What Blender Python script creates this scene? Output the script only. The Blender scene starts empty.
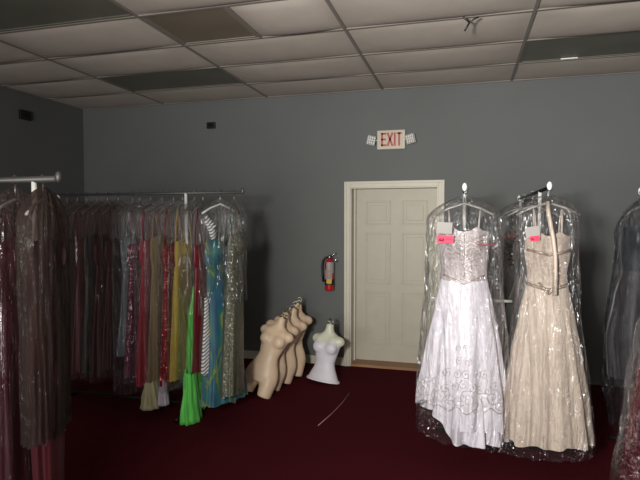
import bpy, math, random
from mathutils import Vector, Matrix, noise

C = bpy.context.scene
COL = C.collection
random.seed(7)
PI = math.pi
R = math.radians

# ------------------------------------------------------------------ camera
EYE = 1.677
cam = bpy.data.cameras.new('camera')
cam.sensor_width = 36.0
cam.lens = 36.0 * 520.0 / 640.0
cam.clip_start = 0.05
camo = bpy.data.objects.new('camera', cam)
COL.objects.link(camo)
camo.location = (0, 0, EYE)
camo.rotation_euler = (R(90 - 2.2), 0, R(15.5))
C.camera = camo

# ------------------------------------------------------------------ world, lights, exposure
w = bpy.data.worlds.new('world')
C.world = w
w.use_nodes = True
w.node_tree.nodes['Background'].inputs[0].default_value = (0.75, 0.85, 1.0, 1)
w.node_tree.nodes['Background'].inputs[1].default_value = 0.6

def area_light(name, loc, target, sx, sy, power, col, spread=180):
    l = bpy.data.lights.new(name, 'AREA')
    l.shape = 'RECTANGLE'
    l.size, l.size_y, l.energy, l.color = sx, sy, power, col
    l.spread = R(spread)
    o = bpy.data.objects.new(name, l)
    COL.objects.link(o)
    o.location = loc
    d = Vector(target) - Vector(loc)
    o.rotation_euler = d.to_track_quat('-Z', 'Y').to_euler()
    return o

KEY = area_light('key_light', (-0.62, -0.35, 1.9), (1.2, 5.8, 2.6), 0.30, 0.30, 88, (1.0, 0.975, 0.92), 110)  # unseen key source, placed from the cast shadows; no actual lamp known there
WIN = area_light('daylight', (-1.7, -2.9, 1.2), (-3.0, 1.9, 3.1), 3.0, 1.4, 115, (1.0, 0.955, 0.90), 140)

C.view_settings.view_transform = 'Standard'
C.view_settings.look = 'None'
C.view_settings.gamma = 1
C.view_settings.use_curve_mapping = False
C.view_settings.exposure = 0.0
C.cycles.transparent_max_bounces = 64
C.cycles.max_bounces = 8

# ------------------------------------------------------------------ materials
def new_mat(name):
    m = bpy.data.materials.new(name)
    m.use_nodes = True
    nt = m.node_tree
    return m, nt, nt.nodes['Principled BSDF']

def nd(nt, kind, **kw):
    n = nt.nodes.new(kind)
    for k, v in kw.items():
        if k.startswith('i_'):
            key = k[2:]
            n.inputs[int(key) if key.isdigit() else key].default_value = v
        else:
            setattr(n, k, v)
    return n

def coords(nt, scale=(1, 1, 1), kind='Object', rot=(0, 0, 0)):
    tc = nd(nt, 'ShaderNodeTexCoord')
    mp = nd(nt, 'ShaderNodeMapping')
    mp.inputs['Scale'].default_value = scale
    mp.inputs['Rotation'].default_value = rot
    nt.links.new(tc.outputs[kind], mp.inputs['Vector'])
    return mp.outputs['Vector']

def ramp(nt, stops, fac, interp='LINEAR'):
    r = nd(nt, 'ShaderNodeValToRGB')
    cr = r.color_ramp
    cr.interpolation = interp
    while len(cr.elements) < len(stops):
        cr.elements.new(0.5)
    for e, (p, c) in zip(cr.elements, stops):
        e.position = p
        e.color = (c[0], c[1], c[2], 1)
    nt.links.new(fac, r.inputs['Fac'])
    return r.outputs['Color']

def mat(name, col, rough=0.6, metal=0.0, var=0.06, nscale=8.0, bump=0.0, bscale=60.0, sheen=0.0, coat=0.0, stretch=(1, 1, 1)):
    m, nt, p = new_mat(name)
    p.inputs['Roughness'].default_value = rough
    p.inputs['Metallic'].default_value = metal
    p.inputs['Sheen Weight'].default_value = sheen
    p.inputs['Coat Weight'].default_value = coat
    v = coords(nt, stretch)
    n = nd(nt, 'ShaderNodeTexNoise', i_Scale=nscale, i_Detail=3.0)
    nt.links.new(v, n.inputs['Vector'])
    a = tuple(c * (1 - var) for c in col)
    b = tuple(min(1, c * (1 + var)) for c in col)
    nt.links.new(ramp(nt, [(0.3, a), (0.7, b)], n.outputs['Fac']), p.inputs['Base Color'])
    if bump:
        n2 = nd(nt, 'ShaderNodeTexNoise', i_Scale=bscale, i_Detail=4.0)
        nt.links.new(v, n2.inputs['Vector'])
        bm = nd(nt, 'ShaderNodeBump', i_Strength=bump, i_Distance=0.01)
        nt.links.new(n2.outputs['Fac'], bm.inputs['Height'])
        nt.links.new(bm.outputs['Normal'], p.inputs['Normal'])
    return m

def satin(name, col, rough=0.38, var=0.1, bump=0.12):
    return mat(name, col, rough, 0.0, var, 6.0, bump, 11.0, 0.1, 0.0, (1, 1, 0.18))

def glitter(name, base, spark, scale=160.0, amount=0.35, tilt=0.9, rough=0.25):
    """sequinned cloth: every Voronoi cell is one sequin with its own tilt"""
    m, nt, p = new_mat(name)
    v = coords(nt)
    vo = nd(nt, 'ShaderNodeTexVoronoi', i_Scale=scale)
    nt.links.new(v, vo.inputs['Vector'])
    sub = nd(nt, 'ShaderNodeVectorMath', operation='SUBTRACT')
    sub.inputs[1].default_value = (0.5, 0.5, 0.5)
    nt.links.new(vo.outputs['Color'], sub.inputs[0])
    mul = nd(nt, 'ShaderNodeVectorMath', operation='SCALE')
    mul.inputs['Scale'].default_value = tilt
    nt.links.new(sub.outputs[0], mul.inputs[0])
    geo = nd(nt, 'ShaderNodeNewGeometry')
    add = nd(nt, 'ShaderNodeVectorMath', operation='ADD')
    nt.links.new(geo.outputs['Normal'], add.inputs[0])
    nt.links.new(mul.outputs[0], add.inputs[1])
    nrm = nd(nt, 'ShaderNodeVectorMath', operation='NORMALIZE')
    nt.links.new(add.outputs[0], nrm.inputs[0])
    nt.links.new(nrm.outputs[0], p.inputs['Normal'])
    sep = nd(nt, 'ShaderNodeSeparateColor')
    nt.links.new(vo.outputs['Color'], sep.inputs[0])
    gt = nd(nt, 'ShaderNodeMath', operation='LESS_THAN')
    gt.inputs[1].default_value = amount
    nt.links.new(sep.outputs[0], gt.inputs[0])
    nt.links.new(gt.outputs[0], p.inputs['Metallic'])
    nt.links.new(ramp(nt, [(0.0, base), (1.0, spark)], gt.outputs[0]), p.inputs['Base Color'])
    p.inputs['Roughness'].default_value = rough
    return m

def plastic(name, tint=(1, 1, 1), haze=0.02, hcol=(0.75, 0.75, 0.78), strength=1.0, gloss=1.3, rough=0.12, sc=7.0):
    m = bpy.data.materials.new(name)
    m.use_nodes = True
    nt = m.node_tree
    nt.nodes.clear()
    out = nd(nt, 'ShaderNodeOutputMaterial')
    tr = nd(nt, 'ShaderNodeBsdfTransparent')
    tr.inputs[0].default_value = (*tint, 1)
    df = nd(nt, 'ShaderNodeBsdfDiffuse')
    df.inputs[0].default_value = (*hcol, 1)
    mix1 = nd(nt, 'ShaderNodeMixShader')
    v = coords(nt, (1, 1, 0.16))
    n1 = nd(nt, 'ShaderNodeTexNoise', i_Scale=sc, i_Detail=2.5, i_Roughness=0.55, i_Distortion=2.2)
    nt.links.new(v, n1.inputs['Vector'])
    # ridges: thin film buckles into narrow creases
    ab = nd(nt, 'ShaderNodeMath', operation='SUBTRACT'); ab.inputs[1].default_value = 0.5
    nt.links.new(n1.outputs['Fac'], ab.inputs[0])
    ab2 = nd(nt, 'ShaderNodeMath', operation='ABSOLUTE')
    nt.links.new(ab.outputs[0], ab2.inputs[0])
    v2 = coords(nt, (1, 1, 0.55))
    n2 = nd(nt, 'ShaderNodeTexNoise', i_Scale=sc * 3.5, i_Detail=2.0, i_Distortion=2.5)
    nt.links.new(v2, n2.inputs['Vector'])
    ad = nd(nt, 'ShaderNodeMath', operation='MULTIPLY_ADD')
    ad.inputs[1].default_value = 0.16
    nt.links.new(n2.outputs['Fac'], ad.inputs[0])
    nt.links.new(ab2.outputs[0], ad.inputs[2])
    bm = nd(nt, 'ShaderNodeBump', i_Strength=strength, i_Distance=0.28)
    nt.links.new(ad.outputs[0], bm.inputs['Height'])
    gl = nd(nt, 'ShaderNodeBsdfGlossy', i_Roughness=rough)
    gl.inputs[0].default_value = (0.95, 0.95, 0.97, 1)
    nt.links.new(bm.outputs['Normal'], gl.inputs['Normal'])
    fr = nd(nt, 'ShaderNodeFresnel', i_IOR=1.5)
    nt.links.new(bm.outputs['Normal'], fr.inputs['Normal'])
    mu = nd(nt, 'ShaderNodeMath', operation='MULTIPLY', use_clamp=True)
    mu.inputs[1].default_value = gloss
    nt.links.new(fr.outputs[0], mu.inputs[0])
    mn = nd(nt, 'ShaderNodeMath', operation='MINIMUM')
    mn.inputs[1].default_value = 0.34
    nt.links.new(mu.outputs[0], mn.inputs[0])
    mix1.inputs[0].default_value = haze
    nt.links.new(tr.outputs[0], mix1.inputs[1])
    nt.links.new(df.outputs[0], mix1.inputs[2])
    mix2 = nd(nt, 'ShaderNodeMixShader')
    nt.links.new(mn.outputs[0], mix2.inputs[0])
    nt.links.new(mix1.outputs[0], mix2.inputs[1])
    nt.links.new(gl.outputs[0], mix2.inputs[2])
    nt.links.new(mix2.outputs[0], out.inputs[0])
    return m

def stripes(name, a, b, scale=14.0, rot=(0, R(35), 0)):
    m, nt, p = new_mat(name)
    v = coords(nt, (1, 1, 1), 'Object', rot)
    wv = nd(nt, 'ShaderNodeTexWave', i_Scale=scale, i_Distortion=0.3)
    wv.bands_direction = 'Z'
    nt.links.new(v, wv.inputs['Vector'])
    nt.links.new(ramp(nt, [(0.0, b), (0.28, a)], wv.outputs['Fac'], 'CONSTANT'), p.inputs['Base Color'])
    p.inputs['Roughness'].default_value = 0.5
    return m

def print_cloth(name):
    m, nt, p = new_mat(name)
    v = coords(nt, (1.2, 1.2, 0.55), 'Object', (R(25), R(20), 0))
    n = nd(nt, 'ShaderNodeTexNoise', i_Scale=5.5, i_Detail=2.0, i_Distortion=1.6)
    nt.links.new(v, n.inputs['Vector'])
    st = [(0.0, (0.01, 0.05, 0.13)), (0.38, (0.01, 0.07, 0.12)), (0.46, (0.012, 0.11, 0.14)),
          (0.52, (0.02, 0.11, 0.07)), (0.56, (0.17, 0.20, 0.03)), (0.61, (0.015, 0.10, 0.13)), (0.8, (0.01, 0.035, 0.15))]
    nt.links.new(ramp(nt, st, n.outputs['Fac']), p.inputs['Base Color'])
    p.inputs['Roughness'].default_value = 0.6
    p.inputs['Sheen Weight'].default_value = 0.3
    return m

M = {}
M['wall'] = mat('wall_paint', (0.134, 0.142, 0.142), 0.85, 0, 0.04, 1.6, 0.05, 120)
M['tile'] = mat('ceiling_tile', (0.50, 0.445, 0.395), 0.95, 0, 0.05, 5.0, 0.15, 180)
M['grid'] = mat('grid_metal', (0.22, 0.195, 0.175), 0.55, 0, 0.05)
M['carpet'] = mat('carpet', (0.066, 0.0075, 0.012), 1.0, 0, 0.22, 90.0, 0.6, 260, 0.0)
M['carpet'].node_tree.nodes['Principled BSDF'].inputs['Specular IOR Level'].default_value = 0.05
M['trim'] = mat('trim_paint', (0.58, 0.55, 0.46), 0.5, 0, 0.03)
M['door'] = mat('door_paint', (0.44, 0.41, 0.33), 0.5, 0, 0.03)
M['wood'] = mat('threshold_wood', (0.30, 0.15, 0.07), 0.5, 0, 0.2, 20, 0, 0, 0, 0, (0.2, 2, 2))
M['lens'] = mat('lamp_lens', (0.135, 0.132, 0.105), 0.45, 0, 0.12, 3.0, 0.4, 240)
M['lens_brown'] = mat('lamp_lens_brown', (0.19, 0.155, 0.115), 0.4, 0, 0.12, 2.2, 0.4, 240)
M['black'] = mat('black_plastic', (0.008, 0.008, 0.009), 0.45, 0, 0.1)
M['blackmetal'] = mat('black_metal', (0.018, 0.018, 0.02), 0.35, 0.6, 0.1)
M['steel'] = mat('steel', (0.35, 0.35, 0.36), 0.3, 1.0, 0.05)
M['chrome'] = mat('chrome', (0.75, 0.74, 0.72), 0.15, 1.0, 0.03)
M['white'] = mat('white_plastic', (0.80, 0.80, 0.78), 0.4, 0, 0.03)
M['skin'] = mat('beige_form', (0.72, 0.545, 0.385), 0.42, 0, 0.05, 4.0)
M['form_white'] = mat('white_form', (0.70, 0.68, 0.75), 0.5, 0, 0.03)
M['form_cream'] = mat('cream_form', (0.64, 0.66, 0.53), 0.4, 0, 0.03)
M['brass'] = mat('hook_metal', (0.40, 0.36, 0.26), 0.3, 1.0, 0.05)
M['sign'] = mat('sign_plastic', (0.52, 0.49, 0.40), 0.4, 0, 0.02)
M['sign_face'] = mat('sign_face', (0.52, 0.43, 0.34), 0.4, 0, 0.02)
M['sign_red'] = mat('sign_letter', (0.38, 0.055, 0.04), 0.5, 0, 0.05)
M['red'] = mat('cylinder_red', (0.42, 0.012, 0.018), 0.3, 0, 0.05, 4, 0, 0, 0, 0.4)
M['label_grey'] = mat('label_grey', (0.30, 0.30, 0.30), 0.5, 0, 0.12, 40)
M['label_pale'] = mat('label_pale', (0.33, 0.25, 0.22), 0.6, 0, 0.35, 120)
M['label_dark'] = mat('label_dark', (0.03, 0.01, 0.012), 0.5, 0, 0.3, 60)
M['yellow'] = mat('tag_yellow', (0.62, 0.42, 0.05), 0.6, 0, 0.1)
M['pink'] = mat('pink_sticker', (0.85, 0.035, 0.11), 0.6, 0, 0.04)
M['pinkprint'] = mat('pink_print', (0.42, 0.08, 0.11), 0.6, 0, 0.08)
M['ink'] = mat('ink', (0.05, 0.005, 0.02), 0.6, 0, 0.1)
M['card'] = mat('paper_tag', (0.33, 0.31, 0.30), 0.7, 0, 0.04)
M['thread'] = mat('pale_thread', (0.40, 0.22, 0.22), 0.7, 0, 0.1)
M['bag'] = plastic('clear_bag', haze=0.012, gloss=1.1, rough=0.15, strength=0.9, sc=3.0)
M['bag_dull'] = plastic('clear_bag_dull', haze=0.10, hcol=(0.16, 0.11, 0.10), gloss=0.22, rough=0.2, strength=1.0, tint=(0.93, 0.90, 0.89))
M['bag_taupe'] = plastic('taupe_bag', haze=0.55, hcol=(0.062, 0.046, 0.042), gloss=0.18, rough=0.2, strength=0.6, tint=(0.7, 0.62, 0.6), sc=4.0)
M['crinkle'] = plastic('crinkled_bag', haze=0.02, hcol=(0.25, 0.18, 0.16), gloss=1.8, rough=0.16, strength=1.0, sc=9.0)
M['bag_smoke'] = plastic('smoky_bag', haze=0.03, hcol=(0.10, 0.09, 0.09), gloss=0.5, rough=0.15, strength=1.0, tint=(0.9, 0.9, 0.92), sc=5.0)
M['dull_steel'] = mat('dull_steel', (0.10, 0.097, 0.095), 0.5, 0.6, 0.05)
M['hanger_clear'] = mat('hanger_clear', (0.30, 0.29, 0.28), 0.3, 0, 0.05)
M['hanger_grey'] = mat('hanger_grey', (0.11, 0.10, 0.095), 0.4, 0, 0.1)

# ------------------------------------------------------------------ helpers
class MB:
    def __init__(s): s.v = []; s.f = []
    def add(s, vs, fs):
        b = len(s.v)
        s.v += [tuple(v) for v in vs]
        s.f += [tuple(b + i for i in f) for f in fs]
        return s
    def box(s, x0, x1, y0, y1, z0, z1, T=None):
        vs = [(x, y, z) for x in (x0, x1) for y in (y0, y1) for z in (z0, z1)]
        if T: vs = [T @ Vector(v) for v in vs]
        return s.add(vs, [(0, 1, 3, 2), (4, 6, 7, 5), (0, 4, 5, 1), (2, 3, 7, 6), (0, 2, 6, 4), (1, 5, 7, 3)])
    def tube(s, pts, r, n=10, cap=True):
        pts = [Vector(p) for p in pts]
        rr = r if isinstance(r, (list, tuple)) else [r] * len(pts)
        rings = []
        up = Vector((0, 0, 1))
        for i, p in enumerate(pts):
            t = (pts[min(i + 1, len(pts) - 1)] - pts[max(i - 1, 0)]).normalized()
            if i == 0:
                a = t.cross(up)
                if a.length < 0.05: a = t.cross(Vector((1, 0, 0)))
            else:
                a = a - t * a.dot(t)
                if a.length < 1e-5: a = t.cross(Vector((1, 0, 0)))
            a.normalize()
            b = t.cross(a)
            rings.append([p + (a * math.cos(2 * PI * k / n) + b * math.sin(2 * PI * k / n)) * rr[i] for k in range(n)])
        return s.rings(rings, cap, cap)
    def rings(s, rings, cap0=False, cap1=False):
        n = len(rings[0])
        b = [v for r_ in rings for v in r_]
        f = []
        for i in range(len(rings) - 1):
            for k in range(n):
                f.append((i * n + k, i * n + (k + 1) % n, (i + 1) * n + (k + 1) % n, (i + 1) * n + k))
        if cap0: f.append(tuple(range(n))[::-1])
        if cap1: f.append(tuple((len(rings) - 1) * n + k for k in range(n)))
        return s.add(b, f)
    def ellipsoid(s, c, rx, ry, rz, nu=24, nv=14, T=None):
        rs = []
        for j in range(nv + 1):
            ph = -PI / 2 + PI * j / nv
            ph = max(-PI / 2 + 0.02, min(PI / 2 - 0.02, ph))
            ring = []
            for k in range(nu):
                th = 2 * PI * k / nu
                p = Vector((rx * math.cos(ph) * math.cos(th), ry * math.cos(ph) * math.sin(th), rz * math.sin(ph)))
                if T: p = T @ p
                ring.append(p + Vector(c))
            rs.append(ring)
        return s.rings(rs, True, True)
    def build(s, name, m, parent=None, smooth=False, bevel=0.0, loc=None):
        me = bpy.data.meshes.new(name)
        me.from_pydata(s.v, [], s.f)
        me.update()
        import bmesh
        bm = bmesh.new(); bm.from_mesh(me)
        bmesh.ops.recalc_face_normals(bm, faces=bm.faces)
        bm.to_mesh(me); bm.free()
        if smooth:
            me.polygons.foreach_set('use_smooth', [True] * len(me.polygons))
        me.materials.append(m)
        o = bpy.data.objects.new(name, me)
        COL.objects.link(o)
        if parent: o.parent = parent
        if loc: o.location = loc
        if bevel:
            b = o.modifiers.new('bevel', 'BEVEL'); b.width = bevel; b.segments = 2; b.limit_method = 'ANGLE'
        return o

def tag(o, label=None, cat=None, group=None, kind=None):
    if label: o['label'] = label
    if cat: o['category'] = cat
    if group: o['group'] = group
    if kind: o['kind'] = kind
    return o

def empty(name, loc, rz=0.0):
    o = bpy.data.objects.new(name, None)
    COL.objects.link(o)
    o.location = loc
    o.rotation_euler = (0, 0, rz)
    o.empty_display_size = 0.1
    return o

def struct(name, mb, m, parent=None, **kw):
    o = mb.build(name, m, parent, **kw)
    o['kind'] = 'structure'
    return o

def prof(ps, z):
    """smooth interpolation through (z, a, b, ...) rows, z descending"""
    if z >= ps[0][0]: return ps[0][1:]
    if z <= ps[-1][0]: return ps[-1][1:]
    for p, q in zip(ps, ps[1:]):
        if p[0] >= z >= q[0]:
            t = (p[0] - z) / (p[0] - q[0])
            t = t * t * (3 - 2 * t) * 0.5 + t * 0.5
            return tuple(a + (b - a) * t for a, b in zip(p[1:], q[1:]))

# ------------------------------------------------------------------ the room
XL, XR, YW, YF, H = -4.83, 4.2, 5.795, -3.2, 3.121
DX0, DX1, DH = -1.25, -0.275, 2.045   # door opening
struct('floor', MB().box(XL - .2, XR + .2, YF - .2, YW + .4, -0.12, 0), M['carpet'])
b = MB()
b.box(XL - .15, DX0, YW, YW + .25, 0, H)
b.box(DX1, XR + .15, YW, YW + .25, 0, H)
b.box(DX0, DX1, YW, YW + .25, DH, H)
struct('wall_back', b, M['wall'])
struct('wall_left', MB().box(XL - .15, XL, YF, YW, 0, H), M['wall'])
struct('wall_right', MB().box(XR, XR + .15, YF, YW, 0, H), M['wall'])
b = MB()
WX0, WX1, WZ0, WZ1 = -3.4, 0.2, 0.4, 2.5
b.box(XL, WX0, YF - .15, YF, 0, H); b.box(WX1, XR, YF - .15, YF, 0, H)
b.box(WX0, WX1, YF - .15, YF, 0, WZ0); b.box(WX0, WX1, YF - .15, YF, WZ1, H)
struct('wall_front', b, M['wall'])
b = MB()
for x in (WX0 + .03, (WX0 + WX1) / 2, WX1 - .03): b.box(x - .03, x + .03, YF - .1, YF - .04, WZ0, WZ1)
for z in (WZ0 + .03, WZ1 - .03): b.box(WX0, WX1, YF - .1, YF - .04, z - .03, z + .03)
struct('window_1', b, M['steel'])

# ceiling: sagging lay-in tiles in a metal grid, with unlit light fixtures in some of the cells
cols = [XL, -3.62, -2.25, -0.885, 0.455, 1.80, 3.15, XR]
rows = [YW, 5.18, 4.545, 3.91, 3.27, 2.62, 1.96, 1.30, 0.66, 0.02, -0.62, -1.26, -1.9, -2.54, YF]
fix = {(1, 1), (1, 4), (4, 1)}
half = (2, 3)
ceil = MB()
rnd = random.Random(3)
for i in range(len(cols) - 1):
    for j in range(len(rows) - 1):
        x0, x1, y1, y0 = cols[i], cols[i + 1], rows[j], rows[j + 1]
        if (i, j) in fix: continue
        if (i, j) == half: x0 = (x0 + x1) / 2
        x0 += .008; x1 -= .008; y0 += .008; y1 -= .008
        sag = rnd.uniform(.026, .044) if j else .018
        nx, ny = 12, 12
        vs = []
        for a in range(nx + 1):
            for c in range(ny + 1):
                u, v = a / nx, c / ny
                s_ = (4 * u * (1 - u)) ** 0.5 * (4 * v * (1 - v)) ** 0.55
                # the sheets droop most beyond their middle, away from the door side
                s_ *= 1 + 0.5 * (v - 0.5)
                vs.append((x0 + (x1 - x0) * u, y0 + (y1 - y0) * v, H + .006 - sag * s_))
        fs = [(a * (ny + 1) + c, (a + 1) * (ny + 1) + c, (a + 1) * (ny + 1) + c + 1, a * (ny + 1) + c + 1) for a in range(nx) for c in range(ny)]
        ceil.add(vs, fs)
ceil.box(XL - .15, XR + .15, YF - .15, YW + .25, H + .09, H + .15)
struct('ceiling', ceil, M['tile'], smooth=True)
g = MB()
for x in cols[1:-1]: g.box(x - .012, x + .012, YF, YW, H - .004, H + .03)
for j, y in enumerate(rows[1:-1]): g.box(XL, XR, y - .011, y + .011, H - .003, H + .029)
g.box((cols[2] + cols[3]) / 2 - .012, (cols[2] + cols[3]) / 2 + .012, rows[4], rows[3], H - .0035, H + .029)
g.box(XL, XR, YW - .022, YW - .0005, H - .006, H + .03)
g.box(XL + .0005, XL + .022, YF, YW, H - .0055, H + .03)
struct('trim_1', g, M['grid'])

def fixture(x0, x1, y0, y1, lens, label):
    r_ = empty('ceiling_light', ((x0 + x1) / 2, (y0 + y1) / 2, H))
    tag(r_, label, 'ceiling light', 'unlit light panels in the ceiling')
    wx, wy = (x1 - x0) / 2 - .014, (y1 - y0) / 2 - .013
    b = MB()
    b.box(-wx, wx, -wy, -wy + .022, .002, .05); b.box(-wx, wx, wy - .022, wy, .002, .05)
    b.box(-wx, -wx + .022, -wy + .022, wy - .022, .002, .05); b.box(wx - .022, wx, -wy + .022, wy - .022, .002, .05)
    b.box(-wx, wx, -wy, wy, .05, .056)
    b.build('frame', M['lens'] if lens is M['lens'] else M['grid'], r_)
    b = MB().box(-wx + .022, wx - .022, -wy + .022, wy - .022, .008, .014)
    b.build('diffuser', lens, r_)
    return r_
fixture(cols[1], cols[2], rows[2], rows[1], M['lens'], 'dark unlit light panel in the ceiling above the back left clothes rack')
fixture(cols[1], cols[2], rows[5], rows[4], M['lens'], 'dark unlit light panel in the top left corner of the ceiling')
fr = fixture(cols[4], cols[5], rows[2], rows[1], M['lens'], 'dark unlit light panel in the ceiling above the pink-tagged gowns at right')
MB().box(-.31, -.17, .262, .272, -.006, .004).build('highlight_strip', M['white'], fr)  # white strip stands in for the bright highlight on the panel
fixture((cols[2]), (cols[2] + cols[3]) / 2, rows[4], rows[3], M['lens_brown'], 'small square brown light panel in the ceiling, half the size of the others')

# door, casing, baseboard
d = MB()
yd = YW + .205
d.box(DX0 + .03, DX1 - .012, yd, yd + .042, .03, DH - .012)
struct('door_1', d, M['door'])
door = bpy.data.objects['door_1']
pw0, pw1 = DX0 + .03, DX1 - .012
dw = pw1 - pw0
for (zz0, zz1) in ((1.62, 1.90), (0.93, 1.53), (0.22, 0.84)):
    for s_ in (0, 1):
        x0 = pw0 + .11 + s_ * (dw / 2 - .045); x1 = x0 + dw / 2 - .175
        b = MB()
        wd = .02
        b.box(x0, x1, yd - .006, yd + .002, zz0, zz0 + wd); b.box(x0, x1, yd - .006, yd + .002, zz1 - wd, zz1)
        b.box(x0, x0 + wd, yd - .006, yd + .002, zz0 + wd, zz1 - wd); b.box(x1 - wd, x1, yd - .006, yd + .002, zz0 + wd, zz1 - wd)
        b.box(x0 + .05, x1 - .05, yd - .005, yd + .002, zz0 + .05, zz1 - .05)
        struct('door_panel', b, M['door'], door, bevel=.004)
b = MB()
cw = .066
for y0, y1, o_ in ((YW - .016, YW, 0), (YW - .026, YW - .016, .038)):
    b.box(DX0 - cw, DX0 - o_, y0, y1, 0, DH + cw)
    b.box(DX1 + o_, DX1 + cw, y0, y1, 0, DH + cw)
    b.box(DX0 - o_, DX1 + o_, y0, y1, DH + o_, DH + cw)
struct('door_frame', b, M['trim'], door, bevel=.003)
b = MB()
b.box(DX0, DX0 + .012, YW, YW + .25, 0, DH); b.box(DX1 - .012, DX1, YW, YW + .25, 0, DH); b.box(DX0 + .012, DX1 - .012, YW, YW + .25, DH - .012, DH)
b.box(DX0 + .012, DX0 + .030, YW + .15, YW + .25, 0.03, DH - .012)
struct('door_jamb', b, M['trim'], door)
struct('threshold', MB().box(DX0 + .012, DX1 - .012, YW - .01, YW + .2, 0, .03), M['wood'], door, bevel=.004)
b = MB().box(XL, DX0 - cw, YW - .014, YW, 0, .095)
struct('baseboard_back', b, M['trim'], bevel=.003)
# ------------------------------------------------------------------ exit sign, lamps, wall boxes, extinguisher
sx, sz = -0.785, 2.56
ex = tag(empty('exit_sign', (sx, YW, sz)), 'cream EXIT sign with red letters and two emergency lamp heads above the door', 'exit sign')
MB().box(-.155, .155, -.05, 0, -.105, .105).build('housing', M['sign'], ex, bevel=.008)
MB().box(-.13, .13, -.053, -.049, -.082, .088).build('face', M['sign_face'], ex)
b = MB()
def stroke(x0, z0, x1, z1, t=.02):
    a = Vector((x0, 0, z0)); c = Vector((x1, 0, z1)); dd = (c - a).normalized(); n_ = Vector((-dd.z, 0, dd.x)) * t / 2
    vs = [a - n_, c - n_, c + n_, a + n_]
    vs = [v + Vector((0, y, 0)) for y in (-.056, -.0525) for v in vs]
    b.add(vs, [(0, 1, 2, 3), (7, 6, 5, 4), (0, 4, 5, 1), (1, 5, 6, 2), (2, 6, 7, 3), (3, 7, 4, 0)])
z0, z1 = -.07, .075
stroke(-.098, z0, -.098, z1); stroke(-.108, z0 + .01, -.05, z0 + .01); stroke(-.108, z1 - .01, -.05, z1 - .01); stroke(-.108, .003, -.056, .003)
stroke(-.038, z0, .018, z1, .021); stroke(.018, z0, -.038, z1, .021)
stroke(.042, z0, .042, z1)
stroke(.09, z0, .09, z1); stroke(.062, z1 - .01, .118, z1 - .01)
b.build('lettering', M['sign_red'], ex)
for s_, rz in ((-1, 12), (1, -12)):
    c = Vector((s_ * .215, -.075, -.005))
    T = Matrix.Translation(c) @ Matrix.Rotation(R(rz), 4, 'Y') @ Matrix.Rotation(R(-s_ * 25), 4, 'Z')
    lh = MB().box(-.045, .045, -.03, .03, -.05, .05, T).build('lamp_head', M['white'], ex, bevel=.008)
    g = MB()
    for k in range(4):
        q = -.036 + .024 * k
        g.box(q - .0035, q + .0035, -.035, -.03, -.045, .045, T)
        g.box(-.04, .04, -.034, -.0305, q * 1.15 - .0035, q * 1.15 + .0035, T)
    g.build('lamp_grille', M['label_grey'] if s_ < 0 else M['card'], lh)
    MB().tube([(s_ * .15, -.03, .0), (s_ * .175, -.04, .0), c + Vector((0, .02, 0))], .012).build('lamp_arm', M['sign'], ex, smooth=True)

for loc, sc_, rz, lb in (((-2.975, YW, 2.825), 1, 0, 'small black box on the back wall above the back left clothes rack'),
                        ((XL, 4.84, 2.865), 1.35, R(90), 'small black box high on the dark left wall')):
    r_ = tag(empty('wall_box', loc, rz), lb, 'wall box', 'small black wall boxes')
    MB().box(-.055 * sc_, .055 * sc_, -.03, 0, -.038 * sc_, .038 * sc_).build('casing', M['black'], r_, bevel=.005)
    MB().box(-.03 * sc_, .03 * sc_, -.034, -.03, -.018, .018).build('cover', M['blackmetal'], r_, bevel=.002)

fe = tag(empty('fire_extinguisher', (-1.475, YW - .075, .875), R(0)), 'red fire extinguisher with black hose hanging on the grey wall beside the door', 'fire extinguisher')
def lathe(mb, ps, c=(0, 0), n=28):
    return mb.rings([[(c[0] + r_ * math.cos(2 * PI * k / n), c[1] + r_ * math.sin(2 * PI * k / n), z) for k in range(n)] for r_, z in ps], True, True)
lathe(MB(), [(.048, 0), (.052, .006), (.053, .02), (.053, .30), (.049, .325), (.035, .345), (.018, .355), (.016, .37)]).build('cylinder', M['red'], fe, smooth=True)
def band(name, za, zb, m, a0, a1, r_=.0537):
    b = MB(); n = 16
    rs = []
    for k in range(n + 1):
        a = R(a0 + (a1 - a0) * k / n)
        rs.append([(q * math.cos(a), q * math.sin(a), z) for q, z in ((r_, za), (r_, zb), (r_ - .0005, zb), (r_ - .0005, za))])
    b.rings(rs, True, True)
    return b.build(name, m, fe, smooth=False)
band('silver_label', .20, .325, M['label_grey'], -115, 5, .0545)['label'] = 'grey label'
band('instruction_label', .13, .24, M['label_pale'], -165, -40, .0552)['label'] = 'pale printed label'
band('warning_label', .065, .135, M['label_dark'], -175, -5, .0545)['label'] = 'dark label'
T = Matrix.Translation((.012, -.062, .11)) @ Matrix.Rotation(R(4), 4, 'Y')
MB().box(-.03, .03, -.001, .001, -.025, .025, T).build('inspection_tag', M['yellow'], fe)['label'] = 'yellow inspection tag'
b = MB().tube([(0, 0, .36), (0, 0, .395)], .017)
b.build('valve', M['chrome'], fe, smooth=True)
b = MB().tube([(-.01, 0, .385), (.03, -.012, .40), (.075, -.03, .425)], .009)
b.build('carry_handle', M['chrome'], fe, smooth=True)
MB().tube([(-.01, 0, .375), (.03, -.015, .375), (.07, -.025, .355), (.095, -.03, .33)], .008).build('squeeze_lever', M['chrome'], fe, smooth=True)
MB().tube([(-.01, .0, .38), (-.045, -.01, .375), (-.075, -.012, .34), (-.085, -.012, .27), (-.08, -.012, .18), (-.068, -.018, .1)], .011).build('hose', M['black'], fe, smooth=True)
MB().box(-.02, .02, .05, .075, .28, .40).build('bracket', M['blackmetal'], fe)

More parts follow.
